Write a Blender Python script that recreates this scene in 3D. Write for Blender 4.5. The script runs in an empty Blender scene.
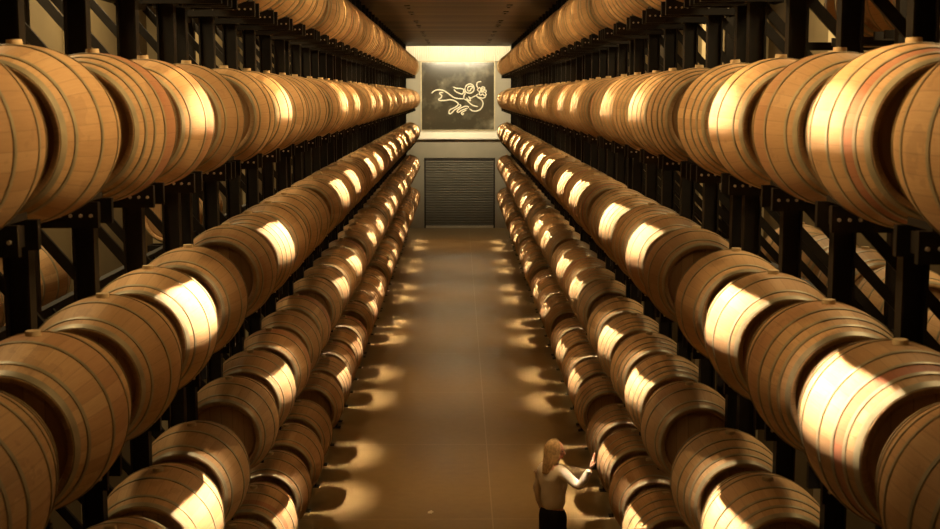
import bpy, bmesh, math, random
from mathutils import Vector, Matrix
R = random.Random(11)
scene = bpy.context.scene
COL = scene.collection
PI = math.pi

# ------------------------------------------------------------------ dimensions (metres)
CAM_Z = 5.25
FOCAL_PX = 1340.0
PITCH = math.atan(169.3 / FOCAL_PX)
YAW = math.atan(11.5 / FOCAL_PX)
XF = 1.40                    # aisle centre to the bulge of the barrels
RB, RH, LB = 0.363, 0.281, 0.885
XC = XF + RB                 # barrel axis
TIER_Z = [CAM_Z + 1.03 - 1.190 * k for k in range(5)]     # top tier first
BAY0, BAYP, NBAY, P = 4.21, 5.80, 8, 1.08
DY = {-1: 0.19, 1: -0.04}     # the two racks are not quite abreast
COLS = [(b, k, BAY0 + b * BAYP + k * P) for b in range(NBAY) for k in range(5)]
Y_END = COLS[-1][2] + LB / 2
Y_WALL = 53.1
CEIL_Z = 7.10
XPOST, XREAR = 1.985, 2.98
XBACK = 3.385       # axis of the back row of barrels
XWALL = 4.35
DROP = {-1: 0.06, 1: 0.28}              # the back row sits a little lower

# ------------------------------------------------------------------ materials
def new_mat(name):
    m = bpy.data.materials.new(name); m.use_nodes = True
    nt = m.node_tree
    b = nt.nodes['Principled BSDF']
    return m, nt, b

class NT:
    """small helper around a node tree"""
    def __init__(s, nt): s.nt = nt
    def n(s, typ, **kw):
        nd = s.nt.nodes.new(typ)
        for k, v in kw.items(): setattr(nd, k, v)
        return nd
    def link(s, a, b): s.nt.links.new(a, b)
    def val(s, sock, v):
        if isinstance(v, (int, float)): sock.default_value = v
        elif isinstance(v, tuple): sock.default_value = v
        else: s.link(v, sock)
    def math(s, op, a, b=0.0, c=None):
        nd = s.n('ShaderNodeMath', operation=op)
        s.val(nd.inputs[0], a); s.val(nd.inputs[1], b)
        if c is not None: s.val(nd.inputs[2], c)
        return nd.outputs[0]
    def mix(s, f, a, b, blend='MIX'):
        nd = s.n('ShaderNodeMix', data_type='RGBA', blend_type=blend)
        s.val(nd.inputs[0], f); s.val(nd.inputs[6], a); s.val(nd.inputs[7], b)
        return nd.outputs[2]
    def noise(s, vec, scale, detail=3.0, rough=0.55):
        nd = s.n('ShaderNodeTexNoise')
        if vec is not None: s.link(vec, nd.inputs['Vector'])
        nd.inputs['Scale'].default_value = scale; nd.inputs['Detail'].default_value = detail
        nd.inputs['Roughness'].default_value = rough
        return nd.outputs['Fac']
    def ramp(s, f, stops):
        nd = s.n('ShaderNodeValToRGB')
        el = nd.color_ramp.elements
        while len(el) < len(stops): el.new(0.5)
        for e, (p, c) in zip(el, stops): e.position = p; e.color = c
        s.link(f, nd.inputs[0]); return nd.outputs[0]
    def comb(s, x, y, z):
        nd = s.n('ShaderNodeCombineXYZ')
        s.val(nd.inputs[0], x); s.val(nd.inputs[1], y); s.val(nd.inputs[2], z); return nd.outputs[0]
    def bump(s, h, strength, dist=0.01):
        nd = s.n('ShaderNodeBump'); s.link(h, nd.inputs['Height'])
        nd.inputs['Strength'].default_value = strength; nd.inputs['Distance'].default_value = dist
        return nd.outputs[0]

def barrel_wood(name):
    m, nt, b = new_mat(name); N = NT(nt)
    at = N.n('ShaderNodeAttribute', attribute_name='bp')
    ar = N.n('ShaderNodeAttribute', attribute_name='rnd')
    oi = N.n('ShaderNodeObjectInfo')
    sep = N.n('ShaderNodeSeparateXYZ'); N.link(at.outputs['Vector'], sep.inputs[0])
    X, Y, Z = sep.outputs
    # object colour carries: R shade of the oak, G strength of the red band, B which kind of band
    oc = N.n('ShaderNodeSeparateColor'); N.link(oi.outputs['Color'], oc.inputs[0])
    ang = N.math('ARCTAN2', X, Z)
    st = N.math('MULTIPLY', ang, 34 / (2 * PI))
    fl = N.math('FLOOR', st); fr = N.math('FRACT', st)
    rnd = N.math('ADD', oi.outputs['Random'], ar.outputs['Fac'])
    wn = N.n('ShaderNodeTexWhiteNoise', noise_dimensions='2D')
    N.link(N.comb(fl, N.math('MULTIPLY', rnd, 91.7), 0.0), wn.inputs['Vector'])
    grain = N.noise(N.comb(N.math('MULTIPLY', ang, 20.0), N.math('MULTIPLY', Y, 3.0), N.math('MULTIPLY', rnd, 50.0)), 2.2, 5.0, 0.65)
    blot = N.noise(N.comb(N.math('MULTIPLY', ang, 1.1), N.math('MULTIPLY', Y, 2.4), N.math('MULTIPLY', rnd, 37.0)), 1.6, 4.0, 0.6)
    tone = N.math('ADD', N.math('ADD', 0.08, N.math('MULTIPLY', wn.outputs['Value'], 0.30)), N.math('MULTIPLY', grain, 0.55))
    c = N.ramp(tone, [(0.12, (0.36, 0.20, 0.085, 1)), (0.5, (0.52, 0.315, 0.145, 1)), (0.88, (0.66, 0.44, 0.225, 1))])
    toned = N.mix(N.math('MULTIPLY', oc.outputs[0], 0.62), c, (0.22, 0.115, 0.048, 1))  # mixes in dark brown by the object's tone value
    toned = N.mix(N.math('MULTIPLY', N.math('GREATER_THAN', blot, 0.60), 0.22), toned, (0.20, 0.105, 0.05, 1))
    # wine-red band between two hoops
    ay = N.math('ABSOLUTE', Y)
    inq = N.math('MULTIPLY', N.math('GREATER_THAN', ay, 0.255), N.math('LESS_THAN', ay, 0.335))
    inm = N.math('LESS_THAN', ay, 0.115)
    kind = N.math('GREATER_THAN', oc.outputs[2], 0.5)
    band = N.math('ADD', N.math('MULTIPLY', inq, N.math('SUBTRACT', 1.0, kind)), N.math('MULTIPLY', inm, kind))
    bf = N.math('MULTIPLY', N.math('MULTIPLY', band, oc.outputs[1]), N.math('ADD', 0.45, N.math('MULTIPLY', blot, 0.7)))
    c2 = N.mix(bf, toned, (0.30, 0.085, 0.045, 1))
    seam = N.math('LESS_THAN', N.math('MINIMUM', fr, N.math('SUBTRACT', 1.0, fr)), 0.028)
    c3 = N.mix(N.math('MULTIPLY', seam, 0.28), c2, (0.09, 0.05, 0.025, 1))
    N.link(c3, b.inputs['Base Color'])
    b.inputs['Roughness'].default_value = 0.62
    b.inputs['Specular IOR Level'].default_value = 0.25
    N.link(N.bump(N.math('SUBTRACT', grain, N.math('MULTIPLY', seam, 0.8)), 0.25, 0.004), b.inputs['Normal'])
    return m

def head_wood():
    m, nt, b = new_mat('oak_head'); N = NT(nt)
    at = N.n('ShaderNodeAttribute', attribute_name='bp'); oi = N.n('ShaderNodeObjectInfo')
    sep = N.n('ShaderNodeSeparateXYZ'); N.link(at.outputs['Vector'], sep.inputs[0])
    X, Y, Z = sep.outputs
    st = N.math('MULTIPLY', X, 12.0); fl = N.math('FLOOR', st); fr = N.math('FRACT', st)
    wn = N.n('ShaderNodeTexWhiteNoise', noise_dimensions='2D')
    N.link(N.comb(fl, N.math('MULTIPLY', oi.outputs['Random'], 55.0), 0.0), wn.inputs['Vector'])
    gr = N.noise(N.comb(N.math('MULTIPLY', X, 30.0), 0.0, N.math('MULTIPLY', Z, 4.0)), 2.0, 4.0)
    t = N.math('ADD', N.math('MULTIPLY', wn.outputs['Value'], 0.5), N.math('MULTIPLY', gr, 0.5))
    c = N.ramp(t, [(0.1, (0.27, 0.15, 0.06, 1)), (0.55, (0.38, 0.22, 0.095, 1)), (0.95, (0.47, 0.295, 0.14, 1))])
    seam = N.math('LESS_THAN', fr, 0.05)
    N.link(N.mix(N.math('MULTIPLY', seam, 0.5), c, (0.08, 0.045, 0.02, 1)), b.inputs['Base Color'])
    b.inputs['Roughness'].default_value = 0.6
    return m

def simple(name, col, rough=0.6, metal=0.0, var=0.15, scale=6.0, spec=0.4, bump=0.0):
    m, nt, b = new_mat(name); N = NT(nt)
    tc = N.n('ShaderNodeTexCoord')
    f = N.noise(tc.outputs['Object'], scale, 4.0)
    lo = tuple(c * (1 - var) for c in col) + (1,); hi = tuple(min(1, c * (1 + var)) for c in col) + (1,)
    N.link(N.ramp(f, [(0.3, lo), (0.7, hi)]), b.inputs['Base Color'])
    b.inputs['Roughness'].default_value = rough; b.inputs['Metallic'].default_value = metal
    b.inputs['Specular IOR Level'].default_value = spec
    if bump: N.link(N.bump(f, bump), b.inputs['Normal'])
    return m

M = {}
M['oak'] = barrel_wood('oak_staves')
M['head'] = head_wood()
M['hoop'] = simple('galvanised_hoop', (0.31, 0.255, 0.15), 0.45, 0.3, 0.25, 9.0)
M['bung'] = simple('pale_bung_wood', (0.50, 0.37, 0.20), 0.7)
M['ink'] = simple('dark_stencil_ink', (0.03, 0.018, 0.01), 0.8)
M['steel'] = simple('dark_painted_steel', (0.013, 0.0095, 0.006), 0.6, 0.0, 0.35, 5.0, 0.2)
M['bolt'] = simple('bright_bolt_zinc', (0.75, 0.66, 0.5), 0.35, 0.6)
M['endwall'] = simple('grey_end_wall_plaster', (0.46, 0.41, 0.31), 0.85, 0, 0.06, 1.5, 0.2, 0.05)
M['wall'] = simple('tan_plaster', (0.17, 0.128, 0.065), 0.85, 0, 0.08, 1.5, 0.2, 0.1)
M['pilaster'] = simple('pale_pilaster_plaster', (0.42, 0.34, 0.20), 0.8, 0, 0.06, 2.0, 0.2)
M['pale'] = simple('cream_painted_plaster', (0.80, 0.73, 0.58), 0.7, 0, 0.04, 2.0, 0.2)
M['line'] = simple('ivory_line_enamel', (0.85, 0.77, 0.58), 0.45, 0, 0.04)
M['gold'] = simple('pale_gold_edge', (0.62, 0.52, 0.33), 0.4, 0.3)
M['frame'] = simple('dark_door_frame', (0.045, 0.036, 0.026), 0.55)

def floor_mat():
    m, nt, b = new_mat('polished_concrete'); N = NT(nt)
    tc = N.n('ShaderNodeTexCoord'); v = tc.outputs['Object']
    sep = N.n('ShaderNodeSeparateXYZ'); N.link(v, sep.inputs[0])
    X, Y, Z = sep.outputs
    a = N.noise(v, 0.45, 5.0, 0.6); s = N.noise(v, 7.0, 4.0, 0.6)
    t = N.math('ADD', N.math('MULTIPLY', a, 0.7), N.math('MULTIPLY', s, 0.3))
    c = N.ramp(t, [(0.3, (0.145, 0.088, 0.032, 1)), (0.5, (0.20, 0.128, 0.050, 1)), (0.72, (0.25, 0.168, 0.074, 1))])
    jy = N.math('LESS_THAN', N.math('ABSOLUTE', N.math('SUBTRACT', N.math('FRACT', N.math('DIVIDE', Y, 3.6)), 0.5)), 0.0026)
    jx = N.math('LESS_THAN', N.math('ABSOLUTE', N.math('SUBTRACT', X, 0.42)), 0.008)
    j = N.math('MAXIMUM', jy, jx)
    N.link(N.mix(N.math('MULTIPLY', j, 0.35), c, (0.46, 0.37, 0.25, 1)), b.inputs['Base Color'])
    N.link(N.math('ADD', 0.24, N.math('MULTIPLY', a, 0.22)), b.inputs['Roughness'])
    b.inputs['Specular IOR Level'].default_value = 0.32
    N.link(N.bump(s, 0.05, 0.003), b.inputs['Normal'])
    return m
def ceiling_mat():
    m, nt, b = new_mat('dark_ceiling_boards'); N = NT(nt)
    tc = N.n('ShaderNodeTexCoord'); v = tc.outputs['Object']
    sep = N.n('ShaderNodeSeparateXYZ'); N.link(v, sep.inputs[0])
    X, Y, Z = sep.outputs
    st = N.math('DIVIDE', Y, 0.62); fl = N.math('FLOOR', st); fr = N.math('FRACT', st)
    wn = N.n('ShaderNodeTexWhiteNoise', noise_dimensions='1D'); N.link(fl, wn.inputs['W'])
    bl = N.noise(N.comb(N.math('MULTIPLY', X, 0.5), N.math('MULTIPLY', Y, 1.5), 0.0), 1.0, 3.0)
    t = N.math('ADD', N.math('MULTIPLY', wn.outputs['Value'], 0.6), N.math('MULTIPLY', bl, 0.4))
    c = N.ramp(t, [(0.15, (0.055, 0.035, 0.018, 1)), (0.85, (0.17, 0.11, 0.055, 1))])
    N.link(N.mix(N.math('MULTIPLY', N.math('LESS_THAN', fr, 0.08), 0.7), c, (0.015, 0.01, 0.005, 1)), b.inputs['Base Color'])
    b.inputs['Roughness'].default_value = 0.55
    return m
def panel_mat():
    m, nt, b = new_mat('aged_dark_mirror'); N = NT(nt)
    tc = N.n('ShaderNodeTexCoord'); v = tc.outputs['Object']
    a = N.noise(v, 1.15, 3.0, 0.55); f = N.noise(v, 8.0, 3.0)
    t = N.math('ADD', N.math('MULTIPLY', a, 0.85), N.math('MULTIPLY', f, 0.15))
    c = N.ramp(t, [(0.5, (0.060, 0.050, 0.030, 1)), (0.62, (0.15, 0.13, 0.085, 1)), (0.72, (0.30, 0.27, 0.18, 1))])
    N.link(c, b.inputs['Base Color'])
    b.inputs['Roughness'].default_value = 0.14; b.inputs['Specular IOR Level'].default_value = 0.9
    b.inputs['Coat Weight'].default_value = 0.6; b.inputs['Coat Roughness'].default_value = 0.05
    return m
M['floor'] = floor_mat(); M['ceiling'] = ceiling_mat(); M['panel'] = panel_mat()
M['slat'] = simple('grey_door_slats', (0.20, 0.18, 0.135), 0.5, 0.1, 0.08, 2.0)
M['skin'] = simple('skin', (0.72, 0.40, 0.26), 0.5, 0, 0.05, 20)
M['hair'] = simple('blonde_hair', (0.56, 0.39, 0.19), 0.5, 0, 0.35, 30)
M['blouse'] = simple('cream_blouse_cloth', (0.74, 0.65, 0.50), 0.85, 0, 0.06, 8, 0.15)
M['trouser'] = simple('black_trouser_cloth', (0.012, 0.010, 0.009), 0.85, 0, 0.2, 9, 0.1)
M['shoe'] = simple('black_leather', (0.012, 0.009, 0.007), 0.35)
M['eye'] = simple('eye_white', (0.42, 0.36, 0.30), 0.25); M['iris'] = simple('iris_brown', (0.05, 0.03, 0.015), 0.2)
M['lip'] = simple('lips', (0.45, 0.13, 0.10), 0.5)
M['lamp'] = simple('black_lamp_housing', (0.02, 0.017, 0.013), 0.5)
M['paper'] = simple('white_scrap', (0.85, 0.78, 0.66), 0.6)

# ------------------------------------------------------------------ mesh helpers
def finish(bm, name, mats, smooth=False, angle=None):
    me = bpy.data.meshes.new(name)
    bmesh.ops.recalc_face_normals(bm, faces=bm.faces[:])
    if smooth:
        for f in bm.faces: f.smooth = True
    bm.to_mesh(me); bm.free()
    for m in (mats if isinstance(mats, (list, tuple)) else [mats]): me.materials.append(m)
    if smooth and angle is not None:
        me.set_sharp_from_angle(angle=angle)
    return me
def obj(name, me, parent=None, loc=None):
    o = bpy.data.objects.new(name, me); COL.objects.link(o)
    if loc is not None: o.location = loc
    if parent is not None: o.parent = parent
    return o
def tag(o, label, cat, group=None):
    o['label'] = label; o['category'] = cat
    if group: o['group'] = group
    return o
def struct(o, label=None):
    o['kind'] = 'structure'
    if label: o['label'] = label
    return o
def box(bm, x0, x1, y0, y1, z0, z1, mi=0, bev=0.0):
    vs = [bm.verts.new((x, y, z)) for x in (x0, x1) for y in (y0, y1) for z in (z0, z1)]
    q = [(0, 1, 3, 2), (4, 6, 7, 5), (0, 4, 5, 1), (2, 3, 7, 6), (0, 2, 6, 4), (1, 5, 7, 3)]
    fs = []
    for a in q:
        f = bm.faces.new([vs[i] for i in a]); f.material_index = mi; fs.append(f)
    if bev:
        es = list({e for f in fs for e in f.edges})
        bmesh.ops.bevel(bm, geom=es, offset=bev, segments=1, affect='EDGES')
    return fs
def bar(bm, p, q, w, h, mi=0):
    """rectangular bar from p to q, w across (y), h thick"""
    p, q = Vector(p), Vector(q); d = (q - p).normalized()
    up = Vector((0, 1, 0)) if abs(d.y) < 0.9 else Vector((1, 0, 0))
    n = d.cross(up).normalized(); u = n.cross(d).normalized()
    vs = []
    for c in (p, q):
        for a, b_ in ((-1, -1), (1, -1), (1, 1), (-1, 1)):
            vs.append(bm.verts.new(c + u * (a * w / 2) + n * (b_ * h / 2)))
    for a in ((0, 1, 2, 3), (7, 6, 5, 4), (0, 4, 5, 1), (1, 5, 6, 2), (2, 6, 7, 3), (3, 7, 4, 0)):
        bm.faces.new([vs[i] for i in a]).material_index = mi
def cyl(bm, c, axis, r, h, seg=16, mi=0, r2=None):
    axis = Vector(axis).normalized(); q = axis.to_track_quat('Z', 'Y').to_matrix().to_4x4()
    res = bmesh.ops.create_cone(bm, cap_ends=True, segments=seg, radius1=r, radius2=r if r2 is None else r2, depth=h,
                                matrix=Matrix.Translation(Vector(c)) @ q)
    for f in {f for v in res['verts'] for f in v.link_faces}: f.material_index = mi
    return res['verts']
def lathe_y(bm, prof, seg, mi=0):
    """revolve (y, r) profile about the y axis"""
    rings = []
    for y, r in prof:
        rings.append([bm.verts.new((r * math.sin(2 * PI * i / seg), y, r * math.cos(2 * PI * i / seg))) for i in range(seg)])
    for a, b_ in zip(rings, rings[1:]):
        for i in range(seg):
            j = (i + 1) % seg
            bm.faces.new((a[i], a[j], b_[j], b_[i])).material_index = mi
    return rings
def add_bp(me, rnd=0.0):
    a = me.attributes.new('bp', 'FLOAT_VECTOR', 'POINT')
    buf = []
    for v in me.vertices: buf += list(v.co)
    a.data.foreach_set('vector', buf)

# ------------------------------------------------------------------ barrel
def rad(y): return RB - (RB - RH) * (abs(y) / (LB / 2)) ** 1.85
H2 = LB / 2
def body_profile(n):
    ys = [-H2 + LB * i / n for i in range(n + 1)]
    p = [(-H2 + 0.038, RH - 0.030), (-H2 + 0.004, RH - 0.022), (-H2, RH - 0.016)]
    p += [(y, rad(y)) for y in ys]
    p += [(H2, RH - 0.016), (H2 - 0.004, RH - 0.022), (H2 - 0.038, RH - 0.030)]
    return p
HOOPS = [(-H2 + 0.003, -H2 + 0.040), (-0.350, -0.330), (-0.262, -0.243), (-0.135, -0.114), (0.114, 0.135), (0.243, 0.262), (0.330, 0.350), (H2 - 0.040, H2 - 0.003)]
HOOPS6 = [HOOPS[i] for i in (0, 1, 3, 4, 6, 7)]
def body_mesh(n, seg):
    bm = bmesh.new(); lathe_y(bm, body_profile(n), seg)
    me = finish(bm, 'staves', M['oak'], True, math.radians(35)); add_bp(me); return me
def hoop_prof(a, b_, t=0.0045):
    return [(a, rad(a) - 0.004), (a, rad(a) + t), ((a + b_) / 2, rad((a + b_) / 2) + t + 0.0006), (b_, rad(b_) + t), (b_, rad(b_) - 0.004)]
def hoop_mesh(a, b_, seg):
    bm = bmesh.new(); lathe_y(bm, hoop_prof(a, b_), seg)
    bmesh.ops.recalc_face_normals(bm, faces=bm.faces[:])
    return finish(bm, 'hoop', M['hoop'], True, math.radians(30))
def head_mesh(sgn, seg, stencil=False):
    bm = bmesh.new()
    c = [bm.verts.new((r * math.sin(2 * PI * i / seg), sgn * (H2 - d), r * math.cos(2 * PI * i / seg)))
         for d, r in ((0.034, RH - 0.029), (0.028, RH - 0.045)) for i in range(seg)]
    for i in range(seg):
        j = (i + 1) % seg; bm.faces.new((c[i], c[j], c[seg + j], c[seg + i]))
    bm.faces.new(c[seg:])
    if stencil:       # faint, worn dark stencil marks near the top of the head
        rr = random.Random(4)
        for k in range(4):
            x = -0.062 + k * 0.034
            for q in range(5):
                a_, b_ = rr.uniform(-0.009, 0.009), rr.uniform(-0.022, 0.022)
                box(bm, x + a_ - 0.005, x + a_ + 0.005, sgn * (H2 - 0.0275) - 0.0008, sgn * (H2 - 0.0275) + 0.0008,
                    0.17 + b_ - 0.006, 0.17 + b_ + 0.006, 1)
    me = finish(bm, 'head', [M['head'], M['ink']]); add_bp(me); return me
def bung_mesh():
    bm = bmesh.new()
    cyl(bm, (0, 0, RB + 0.004), (0, 0, 1), 0.034, 0.030, 16, 0, 0.031)
    return finish(bm, 'bung', M['bung'], True, math.radians(40))
def plain_mesh():
    """distant barrel: staves, hoops and heads in one mesh"""
    bm = bmesh.new(); lathe_y(bm, body_profile(8), 28, 0)
    for a, b_ in HOOPS6: lathe_y(bm, hoop_prof(a - 0.006, b_ + 0.006, 0.007), 28, 1)
    for s in (-1, 1):
        bm.faces.new([bm.verts.new(((RH - 0.03) * math.sin(2 * PI * i / 28), s * (H2 - 0.034), (RH - 0.03) * math.cos(2 * PI * i / 28))) for i in range(28)]).material_index = 2
    cyl(bm, (0, 0, RB + 0.008), (0, 0, 1), 0.036, 0.036, 8, 3)
    me = finish(bm, 'far_barrel', [M['oak'], M['hoop'], M['head'], M['bung']], True, math.radians(35)); add_bp(me); return me

MESH_NEAR = (body_mesh(16, 64), [hoop_mesh(a, b_, 64) for a, b_ in HOOPS], head_mesh(-1, 48), head_mesh(1, 48), bung_mesh())
HEAD_INK = head_mesh(-1, 48, True)
MESH_FAR = plain_mesh()

def make_barrel(near):
    o = obj('wine_barrel', MESH_NEAR[0] if near else MESH_FAR)
    if near:
        for h in [MESH_NEAR[1][i] for i in ((0, 1, 3, 4, 6, 7) if near == 'six' else range(8))]: obj('hoop', h, o)
        obj('head', MESH_NEAR[2], o); obj('head', MESH_NEAR[3], o)
        b = obj('bung', MESH_NEAR[4], o); b['label'] = 'pale bung'
    return o
PROTO = {k: make_barrel(k) for k in ('six', 'eight', '')}
USED = {k: False for k in PROTO}
def place_barrel(near, loc, roll):
    if not USED[near]:
        USED[near] = True; o = PROTO[near]
    else:
        src = PROTO[near]; o = src.copy(); COL.objects.link(o)
        for ch in src.children:
            c = ch.copy(); c.parent = o; COL.objects.link(c)
    o.location = loc; o.rotation_euler = (0, roll, 0)
    return o

def project(p):
    x, y, z = p; z -= CAM_Z
    x, y = x * math.cos(YAW) - y * math.sin(YAW), x * math.sin(YAW) + y * math.cos(YAW)
    d = y * math.cos(PITCH) - z * math.sin(PITCH); u = y * math.sin(PITCH) + z * math.cos(PITCH)
    if d < 0.3: return None
    return 470 + FOCAL_PX * x / d, 264.5 - FOCAL_PX * u / d
def in_frame(c):
    for dx in (-RB, -0.25, 0, 0.25, RB):
        for dz in (-RB, -0.25, 0, 0.25, RB):
            if math.hypot(dx, dz) > RB + 0.01: continue
            q = project((c[0] + dx, c[1], c[2] + dz))
            if q and 4 < q[0] < 936 and 4 < q[1] < 525: return True
    return False

LIT = {(-1, 0): (3,), (-1, 1): (1,)}            # lamps of the left rack that are out in the first bays
def lit_cols(side, bay): return LIT.get((side, bay), (1, 3))
ORD = ['first', 'second', 'third', 'fourth', 'fifth', 'sixth', 'seventh', 'eighth', 'ninth', 'tenth', 'eleventh', 'twelfth',
       'thirteenth', 'fourteenth', 'fifteenth', 'sixteenth', 'seventeenth', 'eighteenth', 'nineteenth', 'twentieth']
def ordinal(n):
    if n < 20: return ORD[n]
    return (('twenty-' if n < 29 else 'thirty-') + ORD[(n + 1) % 10 - 1]) if (n + 1) % 10 else 'thirtieth'
TIER = ['top', 'second-highest', 'middle', 'second-lowest', 'lowest']
SIDE = {-1: 'left', 1: 'right'}
FIRST_COL = [3, 0, 0, 2, 4]
N_BAYS_SINGLE = 6
far_list = []
# reds seen in the photograph (side, tier, column): strength, kind (0 band near the head, 1 band round the bulge)
RED = {(1, 1, 1): (0.8, 0.0), (-1, 1, 2): (0.65, 1.0), (-1, 1, 3): (0.4, 1.0), (1, 1, 2): (0.3, 1.0), (1, 2, 1): (0.8, 0.0), (-1, 2, 1): (0.3, 1.0), (1, 2, 2): (0.25, 1.0)}
for side in (-1, 1):
    for t in range(5):
        n = 0
        for ci, (b, k, y) in enumerate(COLS):
            if ci < FIRST_COL[t]: continue
            c = Vector((side * XC + R.uniform(-0.008, 0.008), y + DY[side] + R.uniform(-0.015, 0.015), TIER_Z[t]))
            roll = math.radians(R.uniform(-3, 3))
            shade = min(1, max(0, R.gauss(0.42 + 0.06 * t, 0.30)))  # mean tone darker on each lower tier, random spread around it
            red = RED.get((side, t, ci), (R.uniform(0.2, 0.75) if R.random() < 0.22 and ci > 3 else 0.0, 1.0 if R.random() < 0.5 else 0.0))
            if b >= N_BAYS_SINGLE:
                far_list.append((c, roll)); continue
            o = place_barrel('' if b >= 4 else 'six' if (side < 0) != (R.random() < 0.2) else 'eight', c, roll)
            o.color = (shade, red[0], red[1], 1)
            tone = 'spotlit' if k in lit_cols(side, b) else 'shaded'
            if red[0] > 0.5: tone += ', red-banded'
            grp = 'oak barrels on the %s tier of the %s rack' % (TIER[t], SIDE[side])
            if in_frame(c):
                lab = '%s oak barrel, %s from the near end, %s tier of the %s rack' % (tone, ordinal(n), TIER[t], SIDE[side]); n += 1
            else:
                lab = 'oak barrel beyond the picture edge, bay end of the %s tier, %s rack' % (TIER[t], SIDE[side])
            tag(o, lab, 'barrel', grp)
            if side == -1 and t == 3 and ci == 4:
                for ch in o.children:
                    if ch.data == MESH_NEAR[2]: ch.data = HEAD_INK; break
# back row, standing on the far side of the racks
BACK = [(1, 0, 5), (1, 0, 6)] + [(1, 2, i) for i in (3, 4, 5, 6, 7, 8)] + [(-1, 2, i) for i in (2, 3, 4, 5, 10, 11)] + [(-1, 3, i) for i in (6, 7, 8)]
cnt = {}
for side, t, ci in BACK:
    n = cnt.get((side, t), 0); cnt[(side, t)] = n + 1
    o = place_barrel('six', (side * XBACK, COLS[ci][2] + DY[side], TIER_Z[t] - DROP[side]), math.radians(R.uniform(-3, 3)))
    o.color = (R.uniform(0, 0.3), 0, 0, 1)
    tag(o, 'pale oak barrel behind the %s rack posts, %s of the back row, %s tier' % (SIDE[side], ordinal(n), TIER[t]),
        'barrel', 'back row barrels behind the %s rack' % SIDE[side])

# the farthest barrels (past three hundred of a kind): one object
vs, fs, mi, bp, rn, sm = [], [], [], [], [], []
src = MESH_FAR
sv = [v.co.copy() for v in src.vertices]; sp = [(list(p.vertices), p.material_index) for p in src.polygons]
for c, roll in far_list:
    mt = Matrix.Translation(c) @ Matrix.Rotation(roll, 4, 'Y'); base = len(vs); r = R.random()
    for v in sv: vs.append(mt @ v); bp += list(v); rn.append(r)
    for p, m_ in sp: fs.append([base + i for i in p]); mi.append(m_)
me = bpy.data.meshes.new('far_barrels'); me.from_pydata(vs, [], fs)
for m_ in src.materials: me.materials.append(m_)
me.polygons.foreach_set('material_index', mi); me.polygons.foreach_set('use_smooth', [True] * len(fs))
me.set_sharp_from_angle(angle=math.radians(35))
a = me.attributes.new('bp', 'FLOAT_VECTOR', 'POINT'); a.data.foreach_set('vector', bp)
a = me.attributes.new('rnd', 'FLOAT', 'POINT'); a.data.foreach_set('value', rn)
fo = obj('distant_barrels', me); fo['kind'] = 'stuff'; fo.color = (0.35, 0.25, 1, 1)
tag(fo, 'the last small oak barrels of both racks, beside the end wall', 'barrels')

# ------------------------------------------------------------------ racks
FRAMES = [BAY0 + b * BAYP + (k - 0.5) * P for b in range(NBAY) for k in range(6)]
PW = 0.088
def post_mesh(name, top):
    bm = bmesh.new()
    w, t = 0.058, 0.012       # I section: two flanges and a web
    box(bm, -w, -w + t, -PW / 2, PW / 2, 0.012, top); box(bm, w - t, w, -PW / 2, PW / 2, 0.012, top)
    box(bm, -w + t, w - t, -0.007, 0.007, 0.012, top)
    box(bm, -0.10, 0.10, -PW * 0.62, PW * 0.62, 0.0, 0.012)
    return finish(bm, name, M['steel'])
ARM_TOP = -(rad(P / 2 - 0.135) + 0.0125)
def arm_mesh(side):
    """cross arm under a pair of barrel ends, with its end plate and bolts"""
    bm = bmesh.new(); x0, x1 = 1.585, 2.12
    zt = ARM_TOP
    for y0 in (-0.135, 0.098): box(bm, side * x0, side * x1, y0, y0 + 0.037, zt - 0.115, zt)
    box(bm, side * (x0 + 0.05), side * (x0 + 0.062), -0.098, 0.098, zt - 0.10, zt - 0.02)
    box(bm, side * x1, side * (x1 + 0.012), -0.137, 0.137, zt - 0.120, zt)
    for xa in (1.915, 2.045): box(bm, side * xa, side * (xa + 0.012), -0.098, 0.098, zt - 0.115, zt - 0.02)
    for xb in (x0 + 0.03, x0 + 0.075, x0 + 0.12, x0 + 0.165, 1.91, 2.06):
        cyl(bm, (side * xb, -0.139, zt - 0.06), (0, 1, 0), 0.0085, 0.012, 6, 1)
    return finish(bm, 'cross_arm', [M['steel'], M['bolt']])
def back_arm_mesh(side):
    bm = bmesh.new(); zt = ARM_TOP - DROP[side]
    for y0 in (-0.135, 0.098): box(bm, side * 2.93, side * 3.56, y0, y0 + 0.037, zt - 0.06, zt)
    box(bm, side * 3.56, side * 3.572, -0.137, 0.137, zt - 0.07, zt)
    return finish(bm, 'back_arm', M['steel'])
def chock_mesh(side, dx):
    bm = bmesh.new()
    prof = []
    for i in range(7):
        a_ = dx * (0.20 + 0.24 * i / 6)
        prof.append((math.sin(a_) * -ARM_TOP, math.cos(a_) * ARM_TOP))
    zb = ARM_TOP - 0.001
    up = [[bm.verts.new((side * XC + x, y, z)) for y in (-0.13, 0.13)] for x, z in prof]
    lo = [[bm.verts.new((side * XC + x, y, zb)) for y in (-0.13, 0.13)] for x, z in prof]
    for i in range(6):
        bm.faces.new((up[i][0], up[i + 1][0], up[i + 1][1], up[i][1])); bm.faces.new((lo[i][0], lo[i][1], lo[i + 1][1], lo[i + 1][0]))
        bm.faces.new((up[i][0], lo[i][0], lo[i + 1][0], up[i + 1][0])); bm.faces.new((up[i][1], up[i + 1][1], lo[i + 1][1], lo[i][1]))
    bm.faces.new((up[0][0], up[0][1], lo[0][1], lo[0][0])); bm.faces.new((up[6][0], lo[6][0], lo[6][1], up[6][1]))
    return finish(bm, 'chock', M['steel'])
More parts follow.
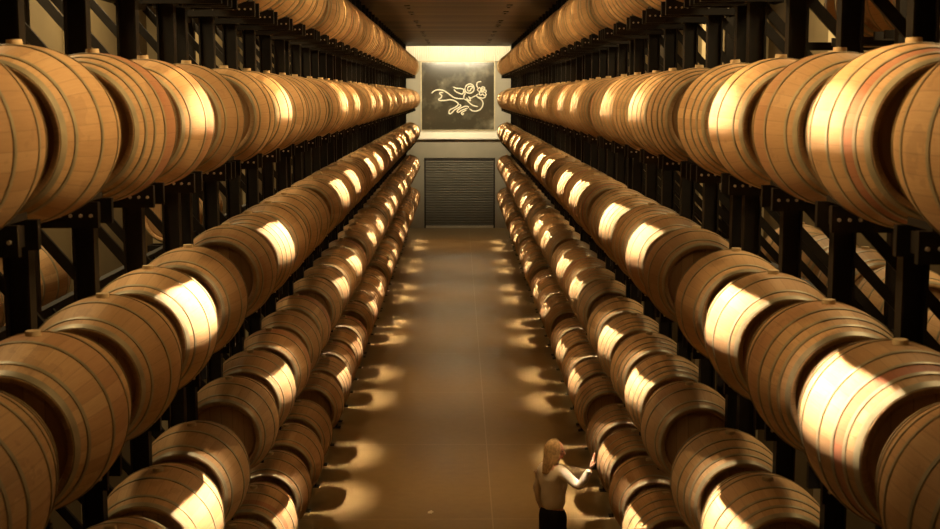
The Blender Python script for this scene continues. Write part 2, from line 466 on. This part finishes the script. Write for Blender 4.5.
def braces_bm(bm, side, zc):
    """a flat brace across the frame below an arm (same slant in both racks)"""
    zl = zc - RH - 0.12; zb = zl - 1.190 + 0.13
    xo = 2.98
    if side > 0: bar(bm, (XPOST, 0.0, zl), (xo, 0.0, zb), 0.030, 0.062)
    else: bar(bm, (-xo, 0.0, zl + 0.2), (-XPOST, 0.0, zb + 0.1), 0.030, 0.062)

for side in (-1, 1):
    rack = bpy.data.objects.new('barrel_rack', None); COL.objects.link(rack)
    rack.location = (side * 2.365, BAY0 - P / 2 + DY[side], 0); rack.empty_display_size = 0.3
    tag(rack, 'tall black steel barrel rack of five tiers along the %s of the aisle' % SIDE[side], 'rack')
    ox, oy = side * 2.365, BAY0 - P / 2 + DY[side]
    topz = CEIL_Z - 0.005
    pm = post_mesh('upright', topz)
    FR = [y + DY[side] for y in FRAMES]
    for i, y in enumerate(FR):
        for xp in (XPOST, XREAR) if i % 6 == 5 else (XPOST,): obj('upright', pm, rack, (side * xp - ox, y - oy, 0))
    am = arm_mesh(side); cms = [chock_mesh(side, d) for d in (-1, 1)]
    bmb = [None] * 5
    brace = []
    for t in range(5):
        bm = bmesh.new(); braces_bm(bm, side, 0.0); brace.append(finish(bm, 'brace', M['steel'])); break
    rest = bmesh.new(); rest2 = bmesh.new()
    na = 0
    for fi, y in enumerate(FR):
        for t in range(5):
            if fi < 20:
                a_ = obj('cross_arm', am, rack, (-ox, y - oy, TIER_Z[t]))
                if fi < 12:
                    for c_ in cms: obj('chock', c_, a_)
                obj('brace', brace[0], rack, (-ox, y - oy, TIER_Z[t]))
            else:
                tmp = bmesh.new(); tmp.from_mesh(am); tmp.transform(Matrix.Translation((-ox, y - oy, TIER_Z[t])))
                m_ = bpy.data.meshes.new('t'); tmp.to_mesh(m_); tmp.free(); rest.from_mesh(m_); bpy.data.meshes.remove(m_)
                tmp = bmesh.new(); tmp.from_mesh(brace[0]); tmp.transform(Matrix.Translation((-ox, y - oy, TIER_Z[t])))
                m_ = bpy.data.meshes.new('t'); tmp.to_mesh(m_); tmp.free(); rest2.from_mesh(m_); bpy.data.meshes.remove(m_)
    o = obj('distant_cross_arms', finish(rest, 'distant_cross_arms', [M['steel'], M['bolt']]), rack); o['kind'] = 'stuff'
    o = obj('distant_braces', finish(rest2, 'distant_braces', M['steel']), rack); o['kind'] = 'stuff'
    for t in range(5):
        bm = bmesh.new(); z = TIER_Z[t] - RH - (0.12 - 0.2 if side < 0 else 0.12 + 1.19 - 0.13)
        if z < 0.1: continue
        box(bm, side * XREAR - ox - 0.03, side * XREAR - ox + 0.03, -0.06, FR[-1] - oy + 0.06, z - 0.035, z + 0.035)
        obj('rail', finish(bm, 'rail', M['steel']), rack)
    bam = back_arm_mesh(side); done = set()
    for sd, t, ci in BACK:
        if sd != side: continue
        b_, k_, y_ = COLS[ci]
        for e in (-0.5, 0.5):
            key = (t, b_, round(k_ + e, 1))
            if key in done: continue
            done.add(key); obj('back_arm', bam, rack, (-ox, y_ + DY[side] + e * P - oy, TIER_Z[t]))

# ------------------------------------------------------------------ room shell
def struct_box(name, x0, x1, y0, y1, z0, z1, mat, label=None):
    bm = bmesh.new(); box(bm, x0, x1, y0, y1, z0, z1); return struct(obj(name, finish(bm, name, mat)), label)
Y0 = -2.5
struct_box('floor', -XWALL - .3, XWALL + .3, Y0, Y_WALL + .3, -0.2, 0.0, M['floor'], 'polished brown concrete floor')
YC = 51.6                                                   # the ceiling stops short of the end wall
bm = bmesh.new(); box(bm, -XWALL - .3, XWALL + .3, Y0, YC, CEIL_Z, CEIL_Z + 0.2)
struct(obj('ceiling', finish(bm, 'ceiling', M['ceiling'])), 'dark boarded ceiling')
struct_box('ceiling_slot', -XWALL - .3, XWALL + .3, YC - 0.6, Y_WALL + .3, 8.9, 9.1, M['pale'], 'roof of the light slot')
struct_box('wall_slot', -XWALL - .3, XWALL + .3, YC - 0.2, YC, CEIL_Z + 0.2, 8.9, M['pale'])
for side, nm in ((-1, 'wall_left'), (1, 'wall_right')):
    xs = sorted((side * XWALL, side * (XWALL + 0.3)))
    struct_box(nm, xs[0], xs[1], Y0, Y_WALL + .3, 0, 8.9, M['wall'])
struct_box('wall_front', -XWALL - .3, XWALL + .3, Y0 - .2, Y0, 0, CEIL_Z, M['wall'])
n = 1
for side in (-1, 1):
    for y in range(7, 50, 4):
        xs = sorted((side * (XWALL - 0.14), side * XWALL))
        struct_box('trim_%d' % n, xs[0], xs[1], y + 0.0, y + 0.42, 0, CEIL_Z, M['pilaster'], 'pale pilaster'); n += 1

# end wall with the door opening
DX0, DX1, DZ = -1.36, 1.45, 2.79
bm = bmesh.new()
box(bm, -XWALL, DX0, Y_WALL, Y_WALL + .3, 0, 8.9); box(bm, DX1, XWALL, Y_WALL, Y_WALL + .3, 0, 8.9)
box(bm, DX0, DX1, Y_WALL, Y_WALL + .3, DZ, 8.9)
struct(obj('wall_back', finish(bm, 'wall_back', M['endwall'])), 'warm grey end wall')
# roller door
bm = bmesh.new()
ns = 27; h = (DZ - 0.10) / ns
for i in range(ns):
    z0 = 0.09 + i * h
    fs_ = [bm.verts.new((x, y, z)) for x in (DX0 + .05, DX1 - .05) for y, z in ((Y_WALL + .10, z0), (Y_WALL + .068, z0 + h * .25), (Y_WALL + .062, z0 + h * .5), (Y_WALL + .068, z0 + h * .8), (Y_WALL + .10, z0 + h))]
    for k in range(4): bm.faces.new((fs_[k], fs_[k + 1], fs_[k + 6], fs_[k + 5]))
door = struct(obj('door_1', finish(bm, 'door_1', M['slat'])), 'grey slatted roller door')
bm = bmesh.new()
box(bm, DX0, DX0 + .06, Y_WALL + .03, Y_WALL + .14, 0, DZ); box(bm, DX1 - .06, DX1, Y_WALL + .03, Y_WALL + .14, 0, DZ)
box(bm, DX0, DX1, Y_WALL + .03, Y_WALL + .14, DZ - .08, DZ)
obj('door_frame', finish(bm, 'door_frame', M['frame']), door)
bm = bmesh.new(); box(bm, DX0 + .06, DX1 - .06, Y_WALL + .045, Y_WALL + .11, 0.006, 0.095)
o = obj('bottom_bar', finish(bm, 'bottom_bar', M['pale']), door); o['label'] = 'pale bottom bar'
# sloping cream sill above the door
bm = bmesh.new()
pr = [(Y_WALL, 3.87), (Y_WALL - 0.22, 3.57), (Y_WALL - 0.22, 3.53), (Y_WALL, 3.53)]
a_ = [bm.verts.new((-XWALL + .01, y, z)) for y, z in pr]; b_ = [bm.verts.new((XWALL - .01, y, z)) for y, z in pr]
for i in range(4):
    j = (i + 1) % 4; bm.faces.new((a_[i], a_[j], b_[j], b_[i]))
bm.faces.new(a_); bm.faces.new(b_)
struct(obj('trim_60', finish(bm, 'trim_60', M['pale'])), 'cream sloping ledge above the roller door')
PX0, PX1, PZ0, PZ1 = -1.44, 1.40, 3.90, 6.53
# pleated light band above the picture
bm = bmesh.new()
nr = 64; x0, x1 = -2.3, 2.3; rows = []
for i in range(nr * 4 + 1):
    x = x0 + (x1 - x0) * i / (nr * 4); d = 0.035 + 0.02 * math.cos(2 * PI * i / 4)
    rows.append((bm.verts.new((x, Y_WALL - d, PZ1 + 0.05)), bm.verts.new((x, Y_WALL - d, 8.6))))
for p, q in zip(rows, rows[1:]): bm.faces.new((p[0], q[0], q[1], p[1]))
struct(obj('trim_61', finish(bm, 'trim_61', M['pale'], True)), 'cream pleated band washed by light')

# ------------------------------------------------------------------ wall picture
pic = bpy.data.objects.new('wall_picture', None); COL.objects.link(pic); pic.location = (0, Y_WALL, PZ0)
tag(pic, 'square dark mirrored panel with a flowing pale line drawing, above the roller door', 'picture')
bm = bmesh.new(); box(bm, PX0, PX1, -0.05, -0.001, 0, PZ1 - PZ0)
obj('panel', finish(bm, 'panel', M['panel']), pic)
bm = bmesh.new()
for xa, xb, za, zb in ((PX0 - .045, PX0, -.03, PZ1 - PZ0 + .03), (PX1, PX1 + .045, -.03, PZ1 - PZ0 + .03), (PX0, PX1, -.04, 0), (PX0, PX1, PZ1 - PZ0, PZ1 - PZ0 + .03)):
    box(bm, xa, xb, -0.065, -0.001, za, zb)
o = obj('frame', finish(bm, 'frame', M['gold']), pic); o['label'] = 'thin pale edge'
STROKES = [
 [(228,246),(242,232),(262,223),(290,222),(318,230),(345,248),(370,268),(395,280),(425,284),(452,285)],
 [(310,243),(292,240),(283,248),(298,262),(292,278),(277,288),(284,296),(320,296),(350,291),(375,294),(398,305),(412,320),(405,334),(380,350),(355,362),(347,380),(356,391),(372,378),(388,362),(410,350),(430,334),(420,322)],
 [(485,350),(478,338),(458,338),(434,348),(412,362),(404,374),(413,380),(432,368),(455,358),(478,352)],
 [(470,364),(445,376),(434,386),(444,397),(450,384)],
 [(452,285),(470,294),(485,308),(505,326),(525,335),(550,339)],
 [(468,276),(478,290),(496,298),(490,278),(482,268)],
 [(545,275),(562,283),(578,298),(584,320),(576,345),(558,364),(532,372),(508,368),(490,354)],
 [(460,205),(472,188),(494,180),(514,190),(522,210),(516,232),(498,244),(474,242),(460,226),(460,205)],
 [(476,212),(484,200),(504,196),(512,206),(500,214),(494,228),(480,228),(476,212)],
 [(376,200),(398,210),(424,212),(444,216),(450,226),(442,250),(420,246),(396,234),(382,218)],
 [(448,228),(460,246),(452,262),(450,284)],
 [(484,270),(500,280),(518,270),(536,262),(548,250)],
 [(548,206),(540,190),(544,172),(558,164),(572,166)],
 [(552,232),(546,218),(558,206),(572,212),(580,200),(594,206),(596,220),(606,230),(600,244),(606,256),(592,262),(582,250),(570,258),(556,252),(562,240),(552,232)],
 [(570,212),(566,228),(578,238),(590,226),(584,214),(572,222),(584,232),(596,240)],
 [(600,258),(598,272),(584,280),(566,276),(548,272),(536,262)],
]
def catmull(pts, k=5):
    out = []
    for i in range(len(pts) - 1):
        p0 = pts[max(i - 1, 0)]; p1 = pts[i]; p2 = pts[i + 1]; p3 = pts[min(i + 2, len(pts) - 1)]
        for j in range(k):
            t = j / k
            out.append(tuple(0.5 * ((2 * b_) + (-a_ + c_) * t + (2 * a_ - 5 * b_ + 4 * c_ - d_) * t * t + (-a_ + 3 * b_ - 3 * c_ + d_) * t ** 3)
                             for a_, b_, c_, d_ in zip(p0, p1, p2, p3)))
    out.append(pts[-1]); return out
bm = bmesh.new(); sc_ = (PX1 - PX0) / 500.0
for s in STROKES:
    pts = [(PX0 + (x - 160) * sc_, (503 - z) * (PZ1 - PZ0) / 475.0) for x, z in catmull([tuple(map(float, p)) for p in s])]
    prev = None; w = 0.046
    for i, (x, z) in enumerate(pts):
        x2, z2 = pts[min(i + 1, len(pts) - 1)]; x1_, z1_ = pts[max(i - 1, 0)]
        d = Vector((x2 - x1_, 0, z2 - z1_)); d = d.normalized() if d.length > 1e-6 else Vector((1, 0, 0))
        nn = Vector((-d.z, 0, d.x)); k = min(1.0, 0.4 + 0.25 * min(i, len(pts) - 1 - i)); ww = w * k
        c = Vector((x, -0.052, z))
        ring = [bm.verts.new(c + nn * (ww * .5) + Vector((0, 0.0015, 0))), bm.verts.new(c + nn * ww * .3 + Vector((0, -.016, 0))), bm.verts.new(c - nn * ww * .3 + Vector((0, -.016, 0))), bm.verts.new(c - nn * (ww * .5) + Vector((0, 0.0015, 0)))]
        if prev:
            for q in range(3): bm.faces.new((prev[q], prev[q + 1], ring[q + 1], ring[q]))
        prev = ring
o = obj('line_drawing', finish(bm, 'line_drawing', M['line'], True, math.radians(50)), pic); o['label'] = 'pale raised line drawing of a flying figure'

# small pale scrap on the floor
bm = bmesh.new()
pts = [(-.035, -.02, 0), (.01, -.035, 0), (.04, .0, .012), (.012, .03, .02), (-.03, .022, .006)]
a_ = [bm.verts.new(p) for p in pts]; b_ = [bm.verts.new((p[0], p[1], p[2] + 0.006)) for p in pts]
bm.faces.new(a_); bm.faces.new(b_)
for i in range(5): bm.faces.new((a_[i], a_[(i + 1) % 5], b_[(i + 1) % 5], b_[i]))
o = obj('paper_scrap', finish(bm, 'paper_scrap', M['paper']), None, (-0.36, 16.45, 0.0)); tag(o, 'tiny pale scrap lying on the aisle floor', 'scrap')

# ------------------------------------------------------------------ lights
WARM = (1.0, 0.67, 0.30); AMBER = (1.0, 0.56, 0.20)
def area(name, loc, sx, sy, energy, color, spread=PI, rot=(0, 0, 0)):
    l = bpy.data.lights.new(name, 'AREA'); l.shape = 'RECTANGLE'; l.size = sx; l.size_y = sy
    l.energy = energy; l.color = color; l.spread = spread
    o = bpy.data.objects.new(name, l); COL.objects.link(o); o.location = loc; o.rotation_euler = rot; return o
# narrow linear spotlights over single columns of barrels
SPOT_X = XF - 0.34
bm = bmesh.new()
box(bm, -0.06, -0.03, -0.44, 0.44, -0.015, 0); box(bm, 0.03, 0.06, -0.44, 0.44, -0.015, 0)
box(bm, -0.03, 0.03, -0.44, -0.41, -0.015, 0); box(bm, -0.03, 0.03, 0.41, 0.44, -0.015, 0)
lamp_me = finish(bm, 'spot_lamp', M['lamp'])
for side in (-1, 1):
    for b in range(NBAY):
        for k in lit_cols(side, b):
            y = BAY0 + b * BAYP + k * P + DY[side]
            o = obj('spot_lamp', lamp_me, None, (side * SPOT_X, y, CEIL_Z))
            tag(o, 'small black slot lamp under the ceiling beside the top tier of the %s rack' % SIDE[side], 'lamp', 'slot lamps of the %s rack' % SIDE[side])
            area('spot_light', (side * SPOT_X, y, CEIL_Z - 0.008), 0.04, 0.80, 26.0, (1.0, 0.82, 0.60), math.radians(14), (0, math.radians(-6.5 * side), 0))
            area('spot_flood', (side * (XF - 0.17), y, CEIL_Z - 0.008), 0.03, 0.03, 7.0, (1.0, 0.66, 0.30), math.radians(40))
# soft general light: unseen fill lights added along the middle of the aisle
NEARF = [0.25, 0.4, 0.7]
for b in range(-1, NBAY):
    y = BAY0 + b * BAYP + 2 * P; f = NEARF[b + 1] if b < 2 else 1.0
    area('aisle_fill', (0, y, CEIL_Z - 0.03), 0.5, 2.2, 25.0 * f, AMBER, math.radians(66))
    for side in (-1, 1):                                          # unseen fill added under the ceiling to brighten the upper tiers across the aisle
        area('tier_fill', (side * -1.15, y, CEIL_Z - 0.10), 0.12, 4.8, 39.0, WARM, math.radians(46), (0, math.radians(-61 * side), 0))
# unseen lights added behind the racks to brighten the back row and walls
for side in (-1, 1):
    for y in (8.5, 15.0, 23.0, 32.0, 42.0):
        area('back_fill', (side * 3.25, y, CEIL_Z - 0.05), 0.3, 3.0, 150.0, (1.0, 0.74, 0.38), PI)
# wall washer hidden in the slot above the end wall
area('slot_light', (0, YC + 0.5, 8.7), 4.4, 0.25, 185.0, (1.0, 0.88, 0.64), PI, (math.radians(12), 0, 0))

# unseen fill added below the ceiling to brighten the end wall and door
area('end_wall_fill', (0, 46.5, CEIL_Z - 0.12), 2.4, 0.2, 66.0, (1.0, 0.84, 0.54), math.radians(56), (math.radians(70), 0, 0))

w = bpy.data.worlds.new('world'); scene.world = w; w.use_nodes = True
w.node_tree.nodes['Background'].inputs[0].default_value = (0.0, 0.0, 0.0, 1); w.node_tree.nodes['Background'].inputs[1].default_value = 0.0

# ------------------------------------------------------------------ the person
ROOT = Vector((0.975, 13.49, 0.0))
FA = math.radians(36)
FWD = Vector((math.cos(FA), math.sin(FA), 0)); RGT = Vector((math.sin(FA), -math.cos(FA), 0)); UP = Vector((0, 0, 1))
def J(r, f, z): return RGT * r + FWD * f + UP * z
def WP(x, y, z): return Vector((x, y, z)) - ROOT
def skin_bm(bm, nodes, edges, root, sub=2):
    """grow a continuous surface round a skeleton and add it to bm"""
    me = bpy.data.meshes.new('sk'); me.from_pydata([n_[0] for n_ in nodes], edges, [])
    o = bpy.data.objects.new('sk', me); COL.objects.link(o)
    sk = o.modifiers.new('s', 'SKIN'); sk.use_smooth_shade = True
    lay = me.skin_vertices[0]
    for i, n_ in enumerate(nodes):
        r = n_[1]; lay.data[i].radius = r if isinstance(r, tuple) else (r, r); lay.data[i].use_root = (i == root)
    sb = o.modifiers.new('u', 'SUBSURF'); sb.levels = sub; sb.render_levels = sub
    dg = bpy.context.evaluated_depsgraph_get(); dg.update()
    m2 = bpy.data.meshes.new_from_object(o.evaluated_get(dg)); bm.from_mesh(m2)
    bpy.data.objects.remove(o); bpy.data.meshes.remove(me); bpy.data.meshes.remove(m2)
S_R = J(0.168, -0.005, 1.405); E_R = WP(1.225, 13.20, 1.305); W_R = WP(1.335, 13.17, 1.505)
S_L = J(-0.168, 0.0, 1.405); E_L = J(-0.225, -0.02, 1.15); W_L = J(-0.225, 0.05, 0.91)
nodes = [(J(0, 0, 0.95), (0.145, 0.10)), (J(0, 0.005, 1.10), (0.115, 0.085)), (J(0, 0.0, 1.30), (0.135, 0.095)), (J(0, -0.015, 1.42), (0.075, 0.065)),
         (J(0, -0.005, 1.49), 0.048), (J(0, 0.02, 1.565), 0.047),
         (S_R, 0.050), (E_R, 0.036), (W_R, 0.025), (S_L, 0.050), (E_L, 0.036), (W_L, 0.025),
         (J(0.085, 0, 0.86), 0.088), (J(0.09, 0.02, 0.48), 0.056), (J(0.09, -0.01, 0.10), 0.036), (J(0.095, 0.12, 0.045), 0.032),
         (J(-0.085, 0, 0.86), 0.088), (J(-0.09, 0.02, 0.48), 0.056), (J(-0.09, -0.01, 0.10), 0.036), (J(-0.095, 0.12, 0.045), 0.032)]
edges = [(0, 1), (1, 2), (2, 3), (3, 4), (4, 5), (3, 6), (6, 7), (7, 8), (3, 9), (9, 10), (10, 11), (0, 12), (12, 13), (13, 14), (14, 15), (0, 16), (16, 17), (17, 18), (18, 19)]
bm = bmesh.new(); skin_bm(bm, nodes, edges, 0)
def hand(bm, wrist, d, across, nrm, curl):
    """palm, four unequal bent fingers and a thumb; d runs along the hand, nrm points out of the palm"""
    d = d.normalized(); across = across.normalized(); nrm = nrm.normalized()
    pal = [(wrist, 0.024), (wrist + d * 0.035, (0.036, 0.017)), (wrist + d * 0.075, (0.041, 0.015)), (wrist + d * 0.092, (0.036, 0.012))]
    skin_bm(bm, pal, [(0, 1), (1, 2), (2, 3)], 0, 1)
    for k, (off, ln) in enumerate(((-0.030, 0.066), (-0.010, 0.078), (0.010, 0.073), (0.029, 0.057))):
        p = wrist + d * 0.070 + across * off; ch = [(p, 0.0092)]; q = p.copy(); a_ = 0.0
        for s in (0.5, 0.3, 0.24):
            a_ += curl
            q = q + (d * math.cos(a_) + nrm * math.sin(a_)) * (ln * s + (0.02 if s == 0.5 else 0)) + across * off * 0.12
            ch.append((q, 0.0086 - 0.0012 * len(ch)))
        skin_bm(bm, ch, [(0, 1), (1, 2), (2, 3)], 0, 1)
    p = wrist + d * 0.025 - across * 0.022
    ch = [(p, 0.012), (p - across * 0.026 + d * 0.022 + nrm * 0.006, 0.0105), (p - across * 0.038 + d * 0.050 + nrm * 0.014, 0.009), (p - across * 0.038 + d * 0.070 + nrm * 0.018, 0.0075)]
    skin_bm(bm, ch, [(0, 1), (1, 2), (2, 3)], 0, 1)
hand(bm, W_R, Vector((0.22, 0.02, 1.0)), Vector((0, 1, 0)), Vector((1, 0, 0)), 0.02)
hand(bm, W_L, (W_L - E_L), FWD * -1.0, RGT, 0.22)
# head
HC = J(0, 0.022, 1.600)
HY = math.radians(40)              # the head is turned to her right
def head_pt(th, ph):
    """th 0 at the face, ph elevation"""
    x = math.sin(th) * math.cos(ph); y = math.cos(th) * math.cos(ph); z = math.sin(ph)
    w_, dp, hh = 0.073, 0.094, 0.116
    if z < 0:
        w_ *= 1 - 0.34 * (-z) ** 1.5; dp *= 1 - (0.10 if y > 0 else 0.34) * (-z) ** 1.3
    px, py, pz = x * w_, y * dp, z * hh
    if y > 0:
        fr = math.exp(-(px / 0.013) ** 2)
        t_ = (pz + 0.026) / 0.030
        if -0.45 < t_ < 1.5: py += fr * 0.026 * max(0.0, 1 - max(t_, 0) / 1.5) * (1 if t_ > 0 else max(0, 1 + t_ * 2.2))
        for sx in (-1, 1): py -= 0.011 * math.exp(-(((px - sx * 0.031) / 0.017) ** 2 + ((pz - 0.008) / 0.012) ** 2))
        py += 0.006 * math.exp(-((px / 0.045) ** 2 + ((pz - 0.030) / 0.010) ** 2))
        py += 0.007 * math.exp(-((px / 0.022) ** 2 + ((pz + 0.060) / 0.010) ** 2))
        py += 0.008 * math.exp(-((px / 0.022) ** 2 + ((pz + 0.098) / 0.016) ** 2))
    return px, py, pz
NU, NV = 56, 40
tl = -0.10                        # chin slightly down
def HP(px, py, pz):
    c_, s_ = math.cos(tl), math.sin(tl)
    px, py = px * math.cos(HY) + py * math.sin(HY), -px * math.sin(HY) + py * math.cos(HY)
    return HC + J(px, py * c_ - pz * s_, py * s_ + pz * c_)
grid = [[bm.verts.new(HP(*head_pt(2 * PI * i / NU, -PI / 2 + PI * (j + 0.5) / NV))) for i in range(NU)] for j in range(NV)]
for j in range(NV - 1):
    for i in range(NU): bm.faces.new((grid[j][i], grid[j][(i + 1) % NU], grid[j + 1][(i + 1) % NU], grid[j + 1][i]))
bm.faces.new(grid[0][::-1]); bm.faces.new(grid[-1])
for sx in (-1, 1):                # ears
    res = bmesh.ops.create_uvsphere(bm, u_segments=14, v_segments=10, radius=1.0)
    for v in res['verts']:
        x, y, z = v.co; k = 1 - 0.35 * math.exp(-((y * y + z * z) / 0.3)) if sx * x > 0 else 1
        v.co = HP(sx * 0.070 + x * 0.011 * k, -0.008 + y * 0.018 - z * 0.004, -0.006 + z * 0.031)
person = obj('person', finish(bm, 'person', M['skin'], True), None, ROOT)
tag(person, 'woman with shoulder-length blonde hair, cream blouse and black trousers touching a barrel', 'person')
bm = bmesh.new(); ir = bmesh.new()
for sx in (-1, 1):
    c_ = HP(sx * 0.031, 0.0745, 0.008)
    bmesh.ops.create_uvsphere(bm, u_segments=14, v_segments=10, radius=0.0115, matrix=Matrix.Translation(c_))
    bmesh.ops.create_uvsphere(ir, u_segments=10, v_segments=8, radius=0.0056, matrix=Matrix.Translation(HP(sx * 0.031, 0.0815, 0.007)))
eyes = obj('eyes', finish(bm, 'eyes', M['eye'], True), person); obj('iris', finish(ir, 'iris', M['iris'], True), eyes)
bm = bmesh.new()
for dz, rz in ((-0.0565, 0.0042), (-0.0635, 0.0052)):
    res = bmesh.ops.create_uvsphere(bm, u_segments=16, v_segments=8, radius=1.0)
    for v in res['verts']:
        x, y, z = v.co; v.co = HP(x * 0.023, 0.0865 - 0.012 * x * x + y * 0.006, dz + z * rz * (1 - 0.5 * x * x))
obj('lips', finish(bm, 'lips', M['lip'], True), person)
# hair: parted crown falling to the shoulders
bm = bmesh.new(); nu, nv = 72, 26; g = []
for j in range(nv + 1):
    v_ = j / nv; row = []
    for i in range(nu + 1):
        s_ = -1 + 2 * i / nu; ph = s_ * math.radians(124 if v_ < 0.45 else 124 - 16 * min(1, (v_ - 0.45) * 3))            # 0 = back of the head
        front = abs(s_) ** 3
        if v_ < 0.45:
            el = PI / 2 * (1 - v_ / 0.45); rr_ = math.cos(el)
            px, py, pz = math.sin(ph) * rr_ * 0.082, -math.cos(ph) * rr_ * (0.104 if math.cos(ph) > 0 else 0.112) - 0.002, math.sin(el) * 0.124
        else:
            t_ = (v_ - 0.45) / 0.55
            wv = 0.082 + 0.016 * math.sin(PI * min(1, t_ * 0.9)) - 0.012 * t_
            px, py, pz = math.sin(ph) * wv, -math.cos(ph) * (0.104 if math.cos(ph) > 0 else 0.112) - 0.002 - 0.004 * t_, -t_ * (0.245 - 0.05 * front)
        k = 0.0028 * math.sin(s_ * 47 + v_ * 3) * min(1, v_ * 3) + 0.0018 * math.sin(s_ * 103 + v_ * 7) * min(1, v_ * 3)
        row.append(bm.verts.new(HP(px * (1 + k * 9), py * (1 + k * 9), pz + 0.004)))
    g.append(row)
for j in range(nv):
    for i in range(nu): bm.faces.new((g[j][i], g[j][i + 1], g[j + 1][i + 1], g[j + 1][i]))
bmesh.ops.remove_doubles(bm, verts=g[0], dist=0.0006)
hair = obj('hair', finish(bm, 'hair', M['hair'], True), person)
sd = hair.modifiers.new('thick', 'SOLIDIFY'); sd.thickness = 0.012; sd.offset = -0.6
# blouse
bm = bmesh.new()
nodes = [(J(0, 0, 0.955), (0.150, 0.118)), (J(0, 0.005, 1.10), (0.150, 0.120)), (J(0, 0.012, 1.27), (0.172, 0.130)), (J(0, -0.010, 1.40), (0.120, 0.092)), (J(0, -0.008, 1.475), 0.060),
         (S_R, 0.064), (S_R.lerp(E_R, 0.55), 0.056), (E_R, 0.052), (E_R.lerp(W_R, 0.5), 0.045), (E_R.lerp(W_R, 0.86), 0.040), (E_R.lerp(W_R, 0.94), 0.034),
         (S_L, 0.064), (S_L.lerp(E_L, 0.55), 0.056), (E_L, 0.052), (E_L.lerp(W_L, 0.5), 0.045), (E_L.lerp(W_L, 0.86), 0.040), (E_L.lerp(W_L, 0.94), 0.034)]
edges = [(0, 1), (1, 2), (2, 3), (3, 4), (3, 5), (5, 6), (6, 7), (7, 8), (8, 9), (9, 10), (3, 11), (11, 12), (12, 13), (13, 14), (14, 15), (15, 16)]
skin_bm(bm, nodes, edges, 0)
rr = random.Random(3)
for v in bm.verts:                                                # soft folds of loose cloth
    p = v.co; v.co = p + Vector((math.sin(p.z * 43 + p.y * 25), math.cos(p.z * 37 + p.x * 31), 0)) * 0.0035
obj('blouse', finish(bm, 'blouse', M['blouse'], True), person)
bm = bmesh.new()
res = bmesh.ops.create_cone(bm, cap_ends=False, segments=24, radius1=0.066, radius2=0.056, depth=0.045, matrix=Matrix.Translation(J(0, -0.004, 1.50)))
collar = obj('collar', finish(bm, 'collar', M['blouse'], True), person); sd = collar.modifiers.new('thick', 'SOLIDIFY'); sd.thickness = 0.006
# trousers
bm = bmesh.new()
nodes = [(J(0, 0, 1.055), (0.150, 0.125)), (J(0, -0.008, 0.91), (0.178, 0.140)), (J(0.088, 0, 0.80), 0.102), (J(0.092, 0.02, 0.48), 0.082), (J(0.092, -0.005, 0.09), 0.075),
         (J(-0.088, 0, 0.80), 0.102), (J(-0.092, 0.02, 0.48), 0.082), (J(-0.092, -0.005, 0.09), 0.075)]
skin_bm(bm, nodes, [(0, 1), (1, 2), (2, 3), (3, 4), (1, 5), (5, 6), (6, 7)], 1)
obj('trousers', finish(bm, 'trousers', M['trouser'], True), person)
for sx in (-1, 1):
    bm = bmesh.new()
    skin_bm(bm, [(J(sx * 0.092, -0.05, 0.043), (0.036, 0.040)), (J(sx * 0.093, 0.03, 0.045), (0.038, 0.042)), (J(sx * 0.096, 0.12, 0.033), (0.040, 0.030)), (J(sx * 0.096, 0.175, 0.026), (0.026, 0.022))], [(0, 1), (1, 2), (2, 3)], 0, 2)
    lo = min(v.co.z for v in bm.verts)
    for v in bm.verts: v.co.z = max(0.0, v.co.z - max(0, lo)) if v.co.z < 0.004 else v.co.z
    obj('shoe', finish(bm, 'shoe', M['shoe'], True), person)


# ------------------------------------------------------------------ camera
cd = bpy.data.cameras.new('camera'); cam = bpy.data.objects.new('camera', cd); COL.objects.link(cam)
cd.sensor_fit = 'HORIZONTAL'; cd.sensor_width = 36.0; cd.lens = 36.0 * FOCAL_PX / 940.0
cd.clip_start = 0.1; cd.clip_end = 200
cam.location = (0, 0, CAM_Z); cam.rotation_euler = (PI / 2 - PITCH, 0, -YAW)
cd.dof.use_dof = True; cd.dof.focus_distance = 15.0; cd.dof.aperture_fstop = 5.6
scene.camera = cam
vs_ = scene.view_settings
vs_.view_transform = 'Standard'; vs_.look = 'None'; vs_.gamma = 1.0; vs_.exposure = -0.22; vs_.use_curve_mapping = False
